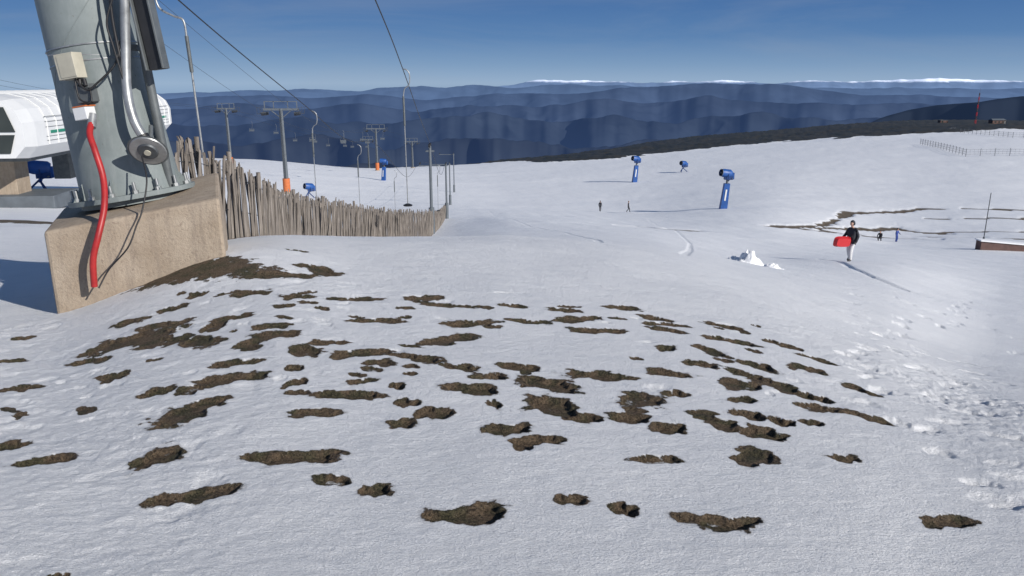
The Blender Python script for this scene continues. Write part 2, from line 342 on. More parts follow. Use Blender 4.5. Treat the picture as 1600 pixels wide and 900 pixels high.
# ------------------------------------------------------------------ mesh builder
class MB:
    def __init__(s): s.v=[];s.f=[];s.m=[];s.mats=[];s.sm=[]
    def mi(s,mat):
        if mat not in s.mats: s.mats.append(mat)
        return s.mats.index(mat)
    def add(s,vs,fs,mat,smooth=False):
        o=len(s.v); s.v+= [tuple(x) for x in vs]; k=s.mi(mat)
        for f in fs: s.f.append([i+o for i in f]); s.m.append(k); s.sm.append(smooth)
    def box(s,c,size,mat,rot=None):
        c=Vector(c); vs=[]
        for z in(-.5,.5):
            for x,y in((-.5,-.5),(.5,-.5),(.5,.5),(-.5,.5)):
                p=Vector((x*size[0],y*size[1],z*size[2]))
                if rot is not None: p=rot@p
                vs.append(c+p)
        s.add(vs,[(3,2,1,0),(4,5,6,7),(0,1,5,4),(1,2,6,5),(2,3,7,6),(3,0,4,7)],mat)
    def hexa(s,vs,mat): s.add(vs,[(3,2,1,0),(4,5,6,7),(0,1,5,4),(1,2,6,5),(2,3,7,6),(3,0,4,7)],mat)
    def tube(s,pts,rs,mat,n=10,caps=True,smooth=True):
        pts=[Vector(p) for p in pts]
        if not hasattr(rs,'__len__'): rs=[rs]*len(pts)
        vs=[];prev=None
        for i,p in enumerate(pts):
            d=(pts[min(i+1,len(pts)-1)]-pts[max(i-1,0)]).normalized()
            if prev is None:
                a=Vector((0,0,1)) if abs(d.z)<.9 else Vector((1,0,0)); u=d.cross(a).normalized()
            else: u=(prev-d*prev.dot(d)).normalized()
            prev=u; w=d.cross(u)
            for k in range(n):
                t=2*math.pi*k/n; vs.append(p+(u*math.cos(t)+w*math.sin(t))*rs[i])
        fs=[]
        for i in range(len(pts)-1):
            for k in range(n):
                k2=(k+1)%n; fs.append((i*n+k,i*n+k2,(i+1)*n+k2,(i+1)*n+k))
        s.add(vs,fs,mat,smooth)
        if caps:
            s.add(vs[:n],[tuple(range(n))[::-1]],mat); s.add(vs[-n:],[tuple(range(n))],mat)
    def obj(s,name,parent=None,bevel=0,loc=None):
        me=bpy.data.meshes.new(name); me.from_pydata(s.v,[],s.f)
        for m in s.mats: me.materials.append(m)
        me.polygons.foreach_set("material_index",s.m); me.polygons.foreach_set("use_smooth",s.sm); me.update()
        o=bpy.data.objects.new(name,me); scene.collection.objects.link(o)
        if parent: o.parent=parent
        if loc is not None: o.location=loc
        if bevel:
            bm=o.modifiers.new("b",'BEVEL'); bm.width=bevel; bm.segments=2; bm.limit_method='ANGLE'
        return o
def empty(name,loc=(0,0,0)):
    e=bpy.data.objects.new(name,None); e.location=loc; scene.collection.objects.link(e); return e
def smoothpath(pts,n=8):
    P=[Vector(p) for p in pts]; out=[]
    for i in range(len(P)-1):
        a=P[max(i-1,0)];b_=P[i];c=P[i+1];d=P[min(i+2,len(P)-1)]
        for k in range(n):
            t=k/n; out.append(.5*((2*b_)+(c-a)*t+(2*a-5*b_+4*c-d)*t*t+(3*b_-a-3*c+d)*t**3))
    out.append(P[-1]); return out

# ------------------------------------------------------------------ concrete base
b_=MB()
b_.hexa([(-4.12,6.66,-.7),(-2.60,6.86,-.7),(-3.12,8.35,-.7),(-4.90,8.35,-.7),(-4.15,6.7,.38),(-2.64,6.9,.65),(-3.16,8.3,.73),(-4.88,8.3,.34)],M_conc)
b_.obj("concrete_base",bevel=.03)

# ------------------------------------------------------------------ big lift tower
tw=empty("ski_lift_tower",(-3.75,7.6,.565))
TL=Vector((-3.83,7.6,.55))
def L(p): return tuple(Vector(p)-TL)
axis=Vector((-.150,.02,1)).normalized()
def ax(h,off=(0,0,0)): return axis*h+Vector(off)
tb=MB()
hs=[-.05,.05,.35,1,2,3,4.5,6,8]
RS=[.48,.46,.445,.42,.38,.35,.32,.29,.26]
tb.tube([ax(h) for h in hs],RS,M_tube,64)
for h in (1.28,1.42): tb.tube([ax(h-.006),ax(h+.006)],[.416,.412],M_galv,48)
tb.tube([ax(2.55),ax(2.565)],[.368,.368],M_grey,48)
tb.obj("tube",tw)
fl=MB()
fl.tube([ax(.0),ax(.045)],[.58,.58],M_tube,56,smooth=False)
u_=axis.cross(Vector((0,1,0))).normalized(); w_=axis.cross(u_)
for k in range(16):
    t=2*math.pi*(k+.3)/16; d=u_*math.cos(t)+w_*math.sin(t)
    fl.tube([ax(.045)+d*.525,ax(.075)+d*.525],[.03,.03],M_galv,6,smooth=False)
    fl.tube([ax(.075)+d*.525,ax(.15)+d*.525],[.014,.014],M_galv,6)
    if k%2==0:
        q=d.cross(axis)*.008
        a=ax(.045)+d*.44;b2=ax(.045)+d*.57;c=ax(.22)+d*.44
        fl.add([a-q,b2-q,c-q,a+q,b2+q,c+q],[(0,1,2),(5,4,3),(0,3,4,1),(1,4,5,2),(2,5,3,0)],M_tube)
fl.obj("flange",tw)
wd=MB(); pts=[]
for k in range(120):
    h=.25+k*.05; t=k*.11-1.2; rr_=np.interp(h,hs,RS)+.0005
    pts.append(ax(h)+(u_*math.cos(t)+w_*math.sin(t))*rr_)
wd.tube(pts,.004,M_tube,5,caps=False); wd.obj("weld_seam",tw)
ca=MB(); top=ax(5.4)
ca.box(top,(4.6,.25,.3),M_tube)
for sx in(-1.9,1.9):
    ca.box(top+Vector((sx,0,-.35)),(.1,1.8,.14),M_grey)
    for k in range(4):
        p=top+Vector((sx,-.75+.5*k,-.5)); ca.tube([p-Vector((.03,0,0)),p+Vector((.03,0,0))],.2,M_black,20)
ca.obj("crossarm",tw)
bx=MB(); rz=Matrix.Rotation(R(-14),3,'Z')@Matrix.Rotation(R(-8),3,'Y')
bx.box(L((-4.02,7.13,1.78)),(.20,.12,.22),M_beige,rz)
bx.box(L((-4.02,7.066,1.78)),(.17,.006,.19),M_beige,rz)
bx.obj("junction_box",tw,.014)
b2=MB()
b2.box(L((-3.93,7.17,1.545)),(.16,.1,.16),M_grey,rz)
b2.tube([L((-3.95,7.12,1.67)),L((-3.94,7.1,1.61))],.02,M_black,8)
b2.tube([L((-3.91,7.12,1.67)),L((-3.89,7.1,1.61))],.02,M_black,8)
b2.box(L((-3.95,7.13,1.37)),(.14,.12,.11),M_white,rz)
b2.box(L((-3.95,7.13,1.432)),(.15,.13,.012),M_orange,rz)
b2.obj("connection_boxes",tw,.006)
ho=MB()
ho.tube([L(p) for p in smoothpath([(-3.87,7.10,1.32),(-3.85,6.98,1.20),(-3.78,6.90,1.05),(-3.71,6.84,.82),(-3.66,6.70,.59),(-3.68,6.58,.36),(-3.74,6.55,.15),(-3.77,6.56,-.1)])],.028,M_red,12)
ho.tube([L((-3.875,7.12,1.36)),L((-3.865,7.05,1.25))],.038,M_galv,12)
ho.obj("red_hose",tw)
pp=MB()
pp.tube([L(p) for p in smoothpath([(-3.70,7.2,4.2),(-3.58,7.2,3.2),(-3.49,7.2,2.57),(-3.53,7.2,2.04),(-3.55,7.15,1.6),(-3.50,7.1,1.32),(-3.42,7.1,1.14)])],.042,M_galv,14)
pp.tube([L((-3.44,7.1,1.18)),L((-3.40,7.1,1.09))],.055,M_black,14)
pp.tube([L(p) for p in smoothpath([(-3.64,7.18,4.2),(-3.52,7.2,3.2),(-3.61,7.18,2.4),(-3.60,7.18,1.95),(-3.53,7.16,1.55)])],.014,M_black,8)
pp.obj("steel_conduit",tw)
lp=MB(); c=Vector(L((-3.36,7.02,1.06))); dn=Vector((.05,-.45,-.35)).normalized(); 
lp.tube([c-dn*.10,c-dn*.03,c+dn*.02],[.05,.13,.175],M_grey,28)
lp.tube([c+dn*.0205,c+dn*.03],[.16,.155],M_galv,28)
lp.tube([c+dn*.031,c+dn*.045],[.09,.08],M_steel,20)
lp.tube([c+dn*.046,c+dn*.056],[.03,.03],M_beige,12)
lp.tube([c-dn*.1,Vector(L((-3.42,7.25,1.25)))],.02,M_grey,8)
lp.obj("floodlight",tw)
pn=MB(); rp=Matrix.Rotation(R(-7),3,'Y')
pn.box(L((-3.37,7.28,2.35)),(.13,.10,1.2),M_black,rp)
pn.box(L((-3.295,7.25,2.36)),(.022,.13,1.2),M_grey,rp)
pn.box(L((-3.45,7.25,2.34)),(.018,.12,1.2),M_grey,rp)
pn.obj("cable_tray",tw,.006)
po=MB()
po.tube([L((-3.53,7.45,2.6)),L((-3.47,7.42,1.74)),L((-3.41,7.5,.62))],.042,M_grey,14)
po.box(L((-3.50,7.42,1.0)),(.12,.25,.05),M_grey); po.box(L((-3.54,7.42,1.95)),(.12,.25,.05),M_grey)
po.obj("support_post",tw)
wr=MB()
wr.tube([L(p) for p in smoothpath([(-3.41,6.98,1.0),(-3.33,6.85,.8),(-3.35,6.74,.55),(-3.39,6.68,.42),(-3.45,6.60,.24),(-3.63,6.58,.05),(-3.70,6.5,-.1)])],.007,M_black,6)
wr.tube([L(p) for p in smoothpath([(-4.0,7.1,1.70),(-3.88,7.08,1.58),(-3.78,7.1,1.64),(-3.63,7.15,1.80),(-3.58,7.2,2.0)])],.010,M_black,6)
wr.tube([L(p) for p in smoothpath([(-3.98,7.1,1.68),(-3.94,7.06,1.50),(-3.84,7.06,1.48),(-3.86,7.1,1.60)])],.008,M_black,6)
wr.tube([L(p) for p in smoothpath([(-3.58,7.15,2.35),(-3.64,7.12,2.15),(-3.61,7.12,1.95),(-3.55,7.13,1.6)])],.009,M_black,6)
wr.obj("wires",tw)
st=MB()
for z0 in (1.80,1.90):
    pts=[]
    for k in range(13):
        t=R(-150+k*10); c0=ax(z0-.55); pts.append(c0+Vector((math.cos(t)*.405,math.sin(t)*.405,0)))
    st.tube(pts,.006,M_galv,6)
st.obj("straps",tw)

# ------------------------------------------------------------------ picket fence
FP=[(-3.95,8.7),(-3.70,9.1),(-3.52,9.6),(-3.47,10.5),(-3.72,13),(-3.98,16),(-4.15,20),(-4.2,25),(-4.3,32),(-4.35,40),(-5.8,60),(-7.9,90)]
FH=[1.34,1.22,1.04,.86,1.02,1.16,1.27,1.33,1.38,1.42,1.38,1.38]
fen=MB(); rf=random.Random(5)
wires=[[],[]]
for row in range(2):
  for i in range(len(FP)-1):
    a=Vector(FP[i]);c=Vector(FP[i+1]); Ls=(c-a).length; t=row*.03
    while t<Ls:
        f=t/Ls; p=a.lerp(c,f); h=FH[i]+(FH[i+1]-FH[i])*f
        d=(c-a).normalized(); nrm_=Vector((-d.y,d.x))
        h2=h*rf.uniform(.86,1.03)*(1 if row==0 else .94); w=rf.uniform(.011,.022); th=rf.uniform(.007,.012)
        lean=rf.gauss(0,.06); lf=rf.gauss(0,.05); off=(-.03 if row else .03)+rf.uniform(-.01,.01)
        z0=gz(p.x,p.y)-.12
        yaw=rf.uniform(-.6,.6); dd=Vector((d.x*math.cos(yaw)-d.y*math.sin(yaw),d.x*math.sin(yaw)+d.y*math.cos(yaw))); nn=Vector((-dd.y,dd.x))
        vs=[]; cut=rf.choice((.55,.75,.9,.98)); sl_=rf.uniform(-.02,.02)
        for li,(zz,ws) in enumerate(((0,1),(h2*.35,rf.uniform(.8,1.1)),(h2*.7,rf.uniform(.8,1.1)),(h2*.96,rf.uniform(.8,1.05)),(h2+.0,cut))):
            bo=rf.uniform(-.012,.012) if zz else 0
            cx=p.x+nrm_.x*off+d.x*(lean*zz+bo)+nrm_.x*lf*zz; cy=p.y+nrm_.y*off+d.y*(lean*zz+bo)+nrm_.y*lf*zz
            for sx,sy in((-1,-1),(1,-1),(1,1),(-1,1)):
                vs.append((cx+dd.x*w*ws*sx+nn.x*th*sy,cy+dd.y*w*ws*sx+nn.y*th*sy,z0+zz+.12*(zz>0)+(sl_*sx if li==4 else 0)))
        fs=[]
        for k in range(4):
            for q in range(4):
                q2=(q+1)%4; fs.append((k*4+q,k*4+q2,k*4+4+q2,k*4+4+q))
        fs.append((16,17,18,19)); fen.add(vs,fs,M_wood)
        t+=rf.uniform(.042,.09) if p.y<30 else rf.uniform(.09,.16)
    if row==0:
        for j,hh in enumerate((.35,.8)): wires[j].append((a.x,a.y,gz(a.x,a.y)+FH[i]*hh))
for w in wires: fen.tube(w,.005,M_steel,5)
for i,(x,y) in enumerate(FP):
    z=gz(x,y); fen.tube([(x,y+.05,z-.2),(x,y+.05,z+FH[i]*1.04)],.03,M_wood,8)
fen.obj("wooden_picket_fence")

# ------------------------------------------------------------------ chairlift station
def station():
    e=empty("chairlift_station",(-22.4,36,-4.0))
    F=Vector((-2.6,22,0)); F.normalize(); S=Vector((-F.y,F.x,0))
    W=7.5
    def P(f,s,z): return F*f+S*s+Vector((0,0,z))
    sec=[(0.5,2.2),(0,2.75),(0,3.9),(.25,4.5),(.8,4.95),(1.6,5.15),(W-1.6,5.2),(W-.8,4.95),(W,4.2),(W,2.75),(W-.5,2.2)]
    fsn=[0,1.0,2.2]+[2.2+1.0*k for k in range(1,20)]+[22.2,23.2]
    sh=MB(); n=len(sec); vs=[]
    for f in fsn:
        k=1.0
        if f<1.0: k=.94
        if f>=22: k=.92 if f<23 else .72
        for (s,z) in sec:
            zz=3.6+(z-3.6)*k; ss=W/2+(s-W/2)*(k*.5+.5)
            vs.append(P(f,ss,zz))
    fs=[]
    for i in range(len(fsn)-1):
        for k in range(n):
            k2=(k+1)%n; fs.append((i*n+k,(i+1)*n+k,(i+1)*n+k2,i*n+k2))
    fs.append(tuple(range(n))); fs.append(tuple(range((len(fsn)-1)*n,len(fsn)*n))[::-1])
    sh.add(vs,fs,M_white); sh.obj("housing",e)
    rb=MB()
    for f in fsn[2:-2]:
        rb.tube([P(f,s-.02 if s<W/2 else s+.02,z+.02) for s,z in sec[1:10]],.03,M_white,6)
    rb.obj("roof_ribs",e)
    sp=MB(); rw=Matrix.Rotation(math.atan2(F.y,F.x)-math.pi/2,3,'Z')
    sp.box(P(11.5,-.012,3.35),(.03,18,.14),M_green,rw)
    sp.box(P(14.5,-.012,3.7),(.03,4,.35),M_green,rw)
    for zz in (2.95,3.15,3.6,3.85,4.1): sp.box(P(11.5,-.008,zz),(.03,19,.02),M_grey,rw)
    sp.obj("side_stripes",e)
    gl=MB()
    gl.add([P(-.05,.75,2.5),P(-.05,.45,3.35),P(-.05,3.4,3.35),P(-.05,3.4,2.5)],[(0,1,2,3)],M_glass)
    gl.add([P(-.05,.40,3.48),P(-.05,.75,4.6),P(-.05,3.4,4.6),P(-.05,3.4,3.48)],[(0,1,2,3)],M_glass)
    gl.add([P(-.05,3.55,2.5),P(-.05,3.55,4.6),P(-.05,6.6,4.6),P(-.05,6.6,2.5)],[(0,1,2,3)],M_glass)
    for s0 in(1.3,2.3): gl.box(P(-.08,s0,3.55),(.05,.06,2.1),M_white,rw)
    gl.obj("windows",e)
    pl=MB()
    for f,s0 in((3.5,2.6),(3.5,W-2.6),(15,2.6),(15,W-2.6)):
        pl.box(P(f,s0,1.0),(1.0,1.4,2.6),M_conc if f<5 else M_grey,rw)
    pl.box(P(9,W/2,2.1),(W-2,14,.3),M_grey,rw)
    pl.box(P(3.5,1.6,-.1),(3.0,3.0,.7),M_fgrey,rw)
    pl.obj("pillars",e,.03)
station()

# ------------------------------------------------------------------ chairlift towers
def lift_tower(x,y,h,arm=5.2,pad=True):
    z=gz(x,y); b=MB()
    b.tube([(0,0,-1),(0,0,h*.5),(0,0,h-.6)],[.42,.36,.28],M_fgrey,16)
    if pad: b.tube([(0,0,.2),(0,0,2.6)],[.62,.62],M_orange,18)
    b.tube([(0,0,-.6),(0,0,.3)],[.8,.8],M_conc,16)
    b.box((0,0,h-.7),(arm,.35,.35),M_fgrey)
    b.box((0,0,h+.6),(arm*.92,.12,.12),M_fgrey)
    for sx in(-1,1):
        b.box((sx*arm*.46,0,h-.05),(.14,.14,1.4),M_fgrey)
        b.box((sx*arm*.2,0,h-.05),(.12,.12,1.4),M_fgrey)
        b.box((sx*arm*.46,0,h-1.2),(.22,3.6,.22),M_steel)
        for k in range(6):
            p=Vector((sx*arm*.46,-1.6+.64*k,h-1.45)); b.tube([p-Vector((.06,0,0)),p+Vector((.06,0,0))],.26,M_black,14)
        b.box((sx*arm*.46+.5*sx,0,h-1.4),(.6,3.6,.06),M_steel)
        for yy in(-1.7,0,1.7): b.box((sx*arm*.46+.78*sx,yy,h-.85),(.05,.05,1.1),M_steel)
        b.box((sx*arm*.46+.78*sx,0,h-.32),(.05,3.5,.05),M_steel)
        b.tube([(0,0,h-2.2),(sx*arm*.3,0,h-.8)],.08,M_fgrey,8)
    for k in range(int(h/.35)):
        if .8+k*.33<h-1: b.box((0,-.5,.8+k*.33),(.4,.04,.04),M_steel)
    for sx in(-.2,.2): b.box((sx,-.5,h/2),(.04,.04,h-1.5),M_steel)
    o=b.obj("chairlift_tower",loc=(x,y,z)); return Vector((x,y,z+h-1.2))
t1=lift_tower(-39.3,134,15,6.0)
t2=lift_tower(-72.6,200,15.5,4.6)
t3=lift_tower(-44.4,255,14.3,6.2)
t4=lift_tower(-38.5,300,10.8,4.5,False)
t5=lift_tower(-61,330,13,4.5,False)
def cable(name,pts,r,n=6,seg=14):
    b=MB(); b.tube(smoothpath(pts,seg),r,M_black,n); return b.obj(name)
for sx in(-2.7,2.7):
    a=t1+Vector((sx,0,0)); c=t3+Vector((sx,0,0)); mid=(a+c)/2-Vector((0,0,2.0))
    cable("chairlift_cable",[a+Vector((4,-100,24)),a,mid,c,c+Vector((-3,100,-10))],.02)
for sx in(-2.1,2.1):
    a=t2+Vector((sx,0,0)); c=t5+Vector((sx,0,0))
    cable("chairlift_cable",[a+Vector((-12,-130,17)),a+Vector((-7,-70,6)),a,(a+c)/2-Vector((0,0,2)),c],.02)
def chair(p):
    b=MB(); b.tube(smoothpath([(0,0,0),(.25,0,-.5),(.15,0,-1.6),(0,0,-2.0)],4),.035,M_fgrey,6)
    b.box((0,0,-2.0),(1.3,.05,.05),M_fgrey)
    for sx in(-.65,.65): b.tube([(sx,0,-2),(sx,.05,-2.7),(sx,-.4,-2.75)],.03,M_fgrey,6)
    b.box((0,-.2,-2.75),(1.3,.4,.06),M_fgrey); b.box((0,.07,-2.45),(1.3,.05,.35),M_fgrey)
    b.obj("chairlift_chair",loc=p)
for f in (.3,.62,.9):
    for sx,o in((-2.7,0),(2.7,.06)):
        g_=min(f+o,.98); q=t1.lerp(t3,g_)+Vector((sx,0,-8*g_*(1-g_))); chair(q)
for f in (.15,.4,.65,.88):
    for sx,o in((-2.1,0),(2.1,.05)):
        g_=min(f+o,.98); q=t2.lerp(t5,g_)+Vector((sx,0,-8*g_*(1-g_))); chair(q)

# ------------------------------------------------------------------ drag lift line
def line_pole(x,y,h,arm=True,name="drag_lift_pole"):
    z=gz(x,y); b=MB(); s=1 if y<60 else 1.25
    b.tube([(0,0,-.3),(0,0,h)],[.10*s,.075*s],M_fgrey,12)
    b.tube([(0,0,-.3),(0,0,1.6)],[.17*s,.17*s],M_fgrey,12)
    if arm: b.box((-1.5,0,h-.25),(3.4,.08,.10),M_fgrey)
    else: b.box((0,0,h-.3),(.5,.08,.1),M_fgrey)
    for sx in ((0,-3.0) if arm else (0,)):
        b.box((sx,0,h-.05),(.08,.9,.1),M_steel)
        for yy in(-.35,0,.35):
            b.tube([(sx-.04,yy,h+.02),(sx+.04,yy,h+.02)],.12,M_black,12)
    b.obj(name,loc=(x,y,z)); return (x,y,z+h)
p1=line_pole(-4.75,45,5.2,False); p2=line_pole(-7.7,90,6.2); p3=line_pole(-12.8,170,8.5)
p4=line_pole(-10.5,130,7)
towtop=Vector((-3.75,7.6,.56))+axis*5.4
cable("lift_cable",[towtop+Vector((1.9,0,-.3)),(-2.5,15,3.1),(-3.0,22,2.0),(-3.75,32,.3),(-4.75,45,p1[2]+.15),(-6.1,66,-5.9),(-7.7,90,p2[2]+.15),(-10.5,130,p4[2]+.15),(-12.8,170,p3[2]+.15)],.013)
cable("lift_cable",[towtop+Vector((-1.9,0,-.3)),(-6.1,15,3.1),(-6.62,25,1.02),(-7.15,34,-.75),(-7.75,45,p1[2]+.0),(-9.0,66,-6.1),(-10.7,90,p2[2]+.15),(-13.5,130,p4[2]+.15),(-15.8,170,p3[2]+.15)],.013)
def hanger(x,y,z,l,sw=.0):
    b=MB()
    b.tube(smoothpath([(0,0,.03),(.10,0,.0),(.17,0,-.12),(.15,0,-.38),(.02,0,-.5),(-.02,0,-.7)],5),.016,M_galv,8)
    b.tube([(-.02,0,-.7),(-.02+sw*.4,0,-1.5)],.030,M_grey,10)
    b.tube([(-.02+sw*.4,0,-1.5),(-.02+sw,0,-l)],.014,M_galv,8)
    b.tube([(-.02+sw,0,-l),(-.02+sw,0,-l-.04)],[.05,.14],M_black,16)
    b.tube([(-.02+sw,0,-l-.04),(-.02+sw,0,-l-.07)],[.14,.12],M_black,16)
    b.obj("platter_lift_hanger",loc=(x,y,z))
hanger(-3.0,22,2.0,3.7,.02)
hanger(-6.75,26.5,.72,3.2)
hanger(-7.35,37,-1.2,3.0)
hanger(-8.4,55,-4.4,3.2)
hanger(-5.3,55,-4.0,3.2)
hb=MB()
hb.tube(smoothpath([(-.52,0,.55),(-.46,0,.16),(-.2,0,0),(-.03,0,-.08),(0,0,-.4)],6),.020,M_galv,10)
hb.tube([(0,0,-.35),(.03,0,-1.0)],.034,M_grey,10)
hb.tube([(.03,0,-1.0),(.12,0,-3.6)],.020,M_galv,10)
hb.tube([(.12,0,-3.6),(.12,0,-3.66)],[.05,.16],M_black,14)
hb.obj("platter_lift_hanger",loc=(-6.05,15,2.85))

# ------------------------------------------------------------------ snow cannons
def cannon(x,y,s=1.0,yaw=0,tall=True):
    z=gz(x,y); b=MB()
    base=3.3 if tall else .5
    if tall:
        vs=[]
        for zz,w,dx in((-.4,.46,0),(base,.36,.3)):
            for sx,sy in((-1,-1),(1,-1),(1,1),(-1,1)): vs.append((sx*w+dx,sy*w,zz))
        b.hexa(vs,M_blue)
        b.box((.13,-.44,1.8),(.2,.02,1.5),M_white,Matrix.Rotation(R(5),3,'Y'))
        b.tube([(.3,0,base),(.35,0,base+.7)],.16,M_grey,12)
        b.tube([(.3,.2,base),(.9,.1,base+.8)],.05,M_black,8)
    else:
        for sx,sy in((-1,-1),(1,-1),(0,1.1)): b.tube([(0,0,.9),(sx*.8,sy*.8,0)],.08,M_dblue,8)
        b.tube([(0,0,.7),(.2,0,base+.7)],.14,M_blue,10)
    hz=base+1.1; d=Vector((-.90,-.30,.15)).normalized(); c=Vector((.15,0,hz+.25))
    b.box((.45,0,hz-.35),(1.1,.7,.45),M_dblue)
    b.box((.95,.05,hz-.1),(.45,.55,.85),M_blue)
    b.tube([c-d*.75,c-d*.55,c-d*.5,c+d*.5,c+d*.85],[.42,.55,.57,.55,.46],M_blue,24,caps=False)
    b.tube([c-d*.74,c-d*.70],[.40,.40],M_steel,20)
    b.tube([c+d*.62,c+d*.64],[.45,.45],M_black,20)
    b.tube([c+d*.3,c+d*.9],[.16,.1],M_grey,12)
    for k in range(5):
        t=2*math.pi*k/5; u=d.cross(Vector((0,0,1))).normalized(); w=u.cross(d)
        b.tube([c-d*.7+(u*math.cos(t)+w*math.sin(t))*.1,c-d*.7+(u*math.cos(t)+w*math.sin(t))*.38],.03,M_grey,6)
    b.tube([c+d*.80,c+d*.86],[.50,.50],M_fgrey,24,caps=False)
    b.tube([(.85,-.6,hz-.4),(.85,.6,hz-.4)],.06,M_grey,8)
    b.tube([(.3,-.55,hz+.2),(.3,-.55,hz-.6),(.3,.55,hz-.6),(.3,.55,hz+.2)],.05,M_dblue,8)
    o=b.obj("snow_cannon",loc=(x,y,z)); o.scale=(s,s,s); o.rotation_euler=(0,0,yaw)
cannon(31.8,115,1.12,0); cannon(31.0,195,1.25,.15); cannon(47.5,215,1.25,.3,False)
cannon(-33.4,200,1.1,-.2); cannon(-34.5,130,1.0,.4,False); cannon(-35.6,58,.95,.2,False)

b=MB()
for k in range(2): b.tube([(k*1.0,0,-.1),(k*1.0,0,.15),(k*1.0,0,.2),(k*1.0,0,1.3)],[.5,.5,.42,.3],M_orange,14)
b.obj("orange_barrier",loc=(-56.5,98,gz(-56.5,98)))

# ------------------------------------------------------------------ nets, pole, mast, huts, low wall
def net(pts,h=1.9,name="safety_net_fence"):
    b=MB(); P=[Vector((x,y,gz(x,y))) for x,y in pts]
    for a,c in zip(P[:-1],P[1:]):
        n=max(2,int((c-a).length/3.0))
        for k in range(n+1):
            p=a.lerp(c,k/n); p.z=gz(p.x,p.y); b.tube([p-Vector((0,0,.2)),p+Vector((0,0,h))],.06,M_net,6)
        for hh in (.4,1.0,1.6):
            q=[a.lerp(c,k/n) for k in range(n+1)]; q=[Vector((p.x,p.y,gz(p.x,p.y)+hh)) for p in q]
            b.tube(q,.02,M_net,4)
        m_=int((c-a).length/.9)
        for k in range(m_): 
            p=a.lerp(c,k/m_); z=gz(p.x,p.y); b.tube([(p.x,p.y,z+.3),(p.x,p.y,z+1.7)],.015,M_net,4)
    b.obj(name)
net([(133.6,255),(121,207),(136,200),(170,196)]); net([(172,300),(168,262),(200,250)],1.8)
b=MB(); b.tube([(0,0,-.3),(0,0,5.2)],[.05,.04],M_steel,8); b.tube([(0,0,0),(0,0,.5)],.1,M_steel,8); b.obj("marker_pole",loc=(50,80,gz(50,80)))
b=MB(); z=gz(42.1,68)
b.hexa([(42.1,67.6,z-1),(53,66.6,z-1.3),(53,67.4,z-1.3),(42.1,68.4,z-1),(42.1,67.6,z+.95),(53,66.6,z+.1),(53,67.4,z+.1),(42.1,68.4,z+.95)],M_brown)
b.hexa([(42.0,67.5,z+.955),(53.1,66.5,z+.105),(53.1,67.5,z+.105),(42.0,68.5,z+.955),(42.0,67.5,z+1.07),(53.1,66.5,z+.22),(53.1,67.5,z+.22),(42.0,68.5,z+1.07)],M_snow)
b.obj("low_retaining_wall")
b=MB()
for k in range(8):
    z=k*2.0; w=.32-.02*k; w2=.32-.02*(k+1); mt=M_brown if k%2 else M_redpl
    c_=((-1,-1),(1,-1),(1,1),(-1,1))
    for sx,sy in c_: b.tube([(sx*w,sy*w,z),(sx*w2,sy*w2,z+2)],.06,mt,4)
    for q in range(4):
        a=c_[q]; d=c_[(q+1)%4]
        b.tube([(a[0]*w,a[1]*w,z),(d[0]*w2,d[1]*w2,z+2)],.035,mt,4)
b.tube([(0,0,15.8),(0,0,18.5)],.04,M_brown,6)
b.obj("radio_mast",loc=(248,420,gz(248,420)))
b=MB(); b.box((0,0,.9),(7,4,2.2),M_brown); b.hexa([(-3.8,-2.3,2.02),(3.8,-2.3,2.02),(3.8,2.3,2.02),(-3.8,2.3,2.02),(-3.4,-.2,2.8),(3.4,-.2,2.8),(3.4,.2,2.8),(-3.4,.2,2.8)],M_fgrey)
for k in(-2,0,2): b.box((k,-2.01,1.1),(.9,.05,.8),M_glass)
b.box((3,-2.01,.8),(.7,.06,1.6),M_grey)
b.obj("mountain_hut",loc=(262,424,gz(262,424)-.2))
b=MB(); b.box((0,0,.8),(4,3,1.9),M_brown); b.box((0,0,1.82),(4.4,3.4,.15),M_grey); b.box((-1,-1.52,.8),(.8,.05,1.5),M_glass)
b.obj("shed",loc=(236,430,gz(236,430)-.2))
def lump(x,y,w,h,seed):
    bm=MB(); n=30; xs=np.linspace(-1,1,n); vs=[]
    for i in range(n):
        for j in range(n):
            u,v=xs[i],xs[j]; r_=math.hypot(u,v*1.1)
            nn=float(fbm(np.array([u*2.2+seed]),np.array([v*2.2]),5,seed,.6)[0])
            zz=h*max(0,(1-r_**1.6))*(.7+1.1*nn)-.06*(r_>.9)
            X_=x+u*w; Y_=y+v*w*.8; vs.append((X_,Y_,gz(X_,Y_)-.02+max(zz,-.05)))
    fs=[(i*n+j,(i+1)*n+j,(i+1)*n+j+1,i*n+j+1) for i in range(n-1) for j in range(n-1)]
    bm.add(vs,fs,M_snow,True); bm.obj("snow_pile")
lump(6.35,20,.42,.34,3); lump(6.8,19.4,.3,.16,5); lump(6.05,20.3,.25,.15,9)

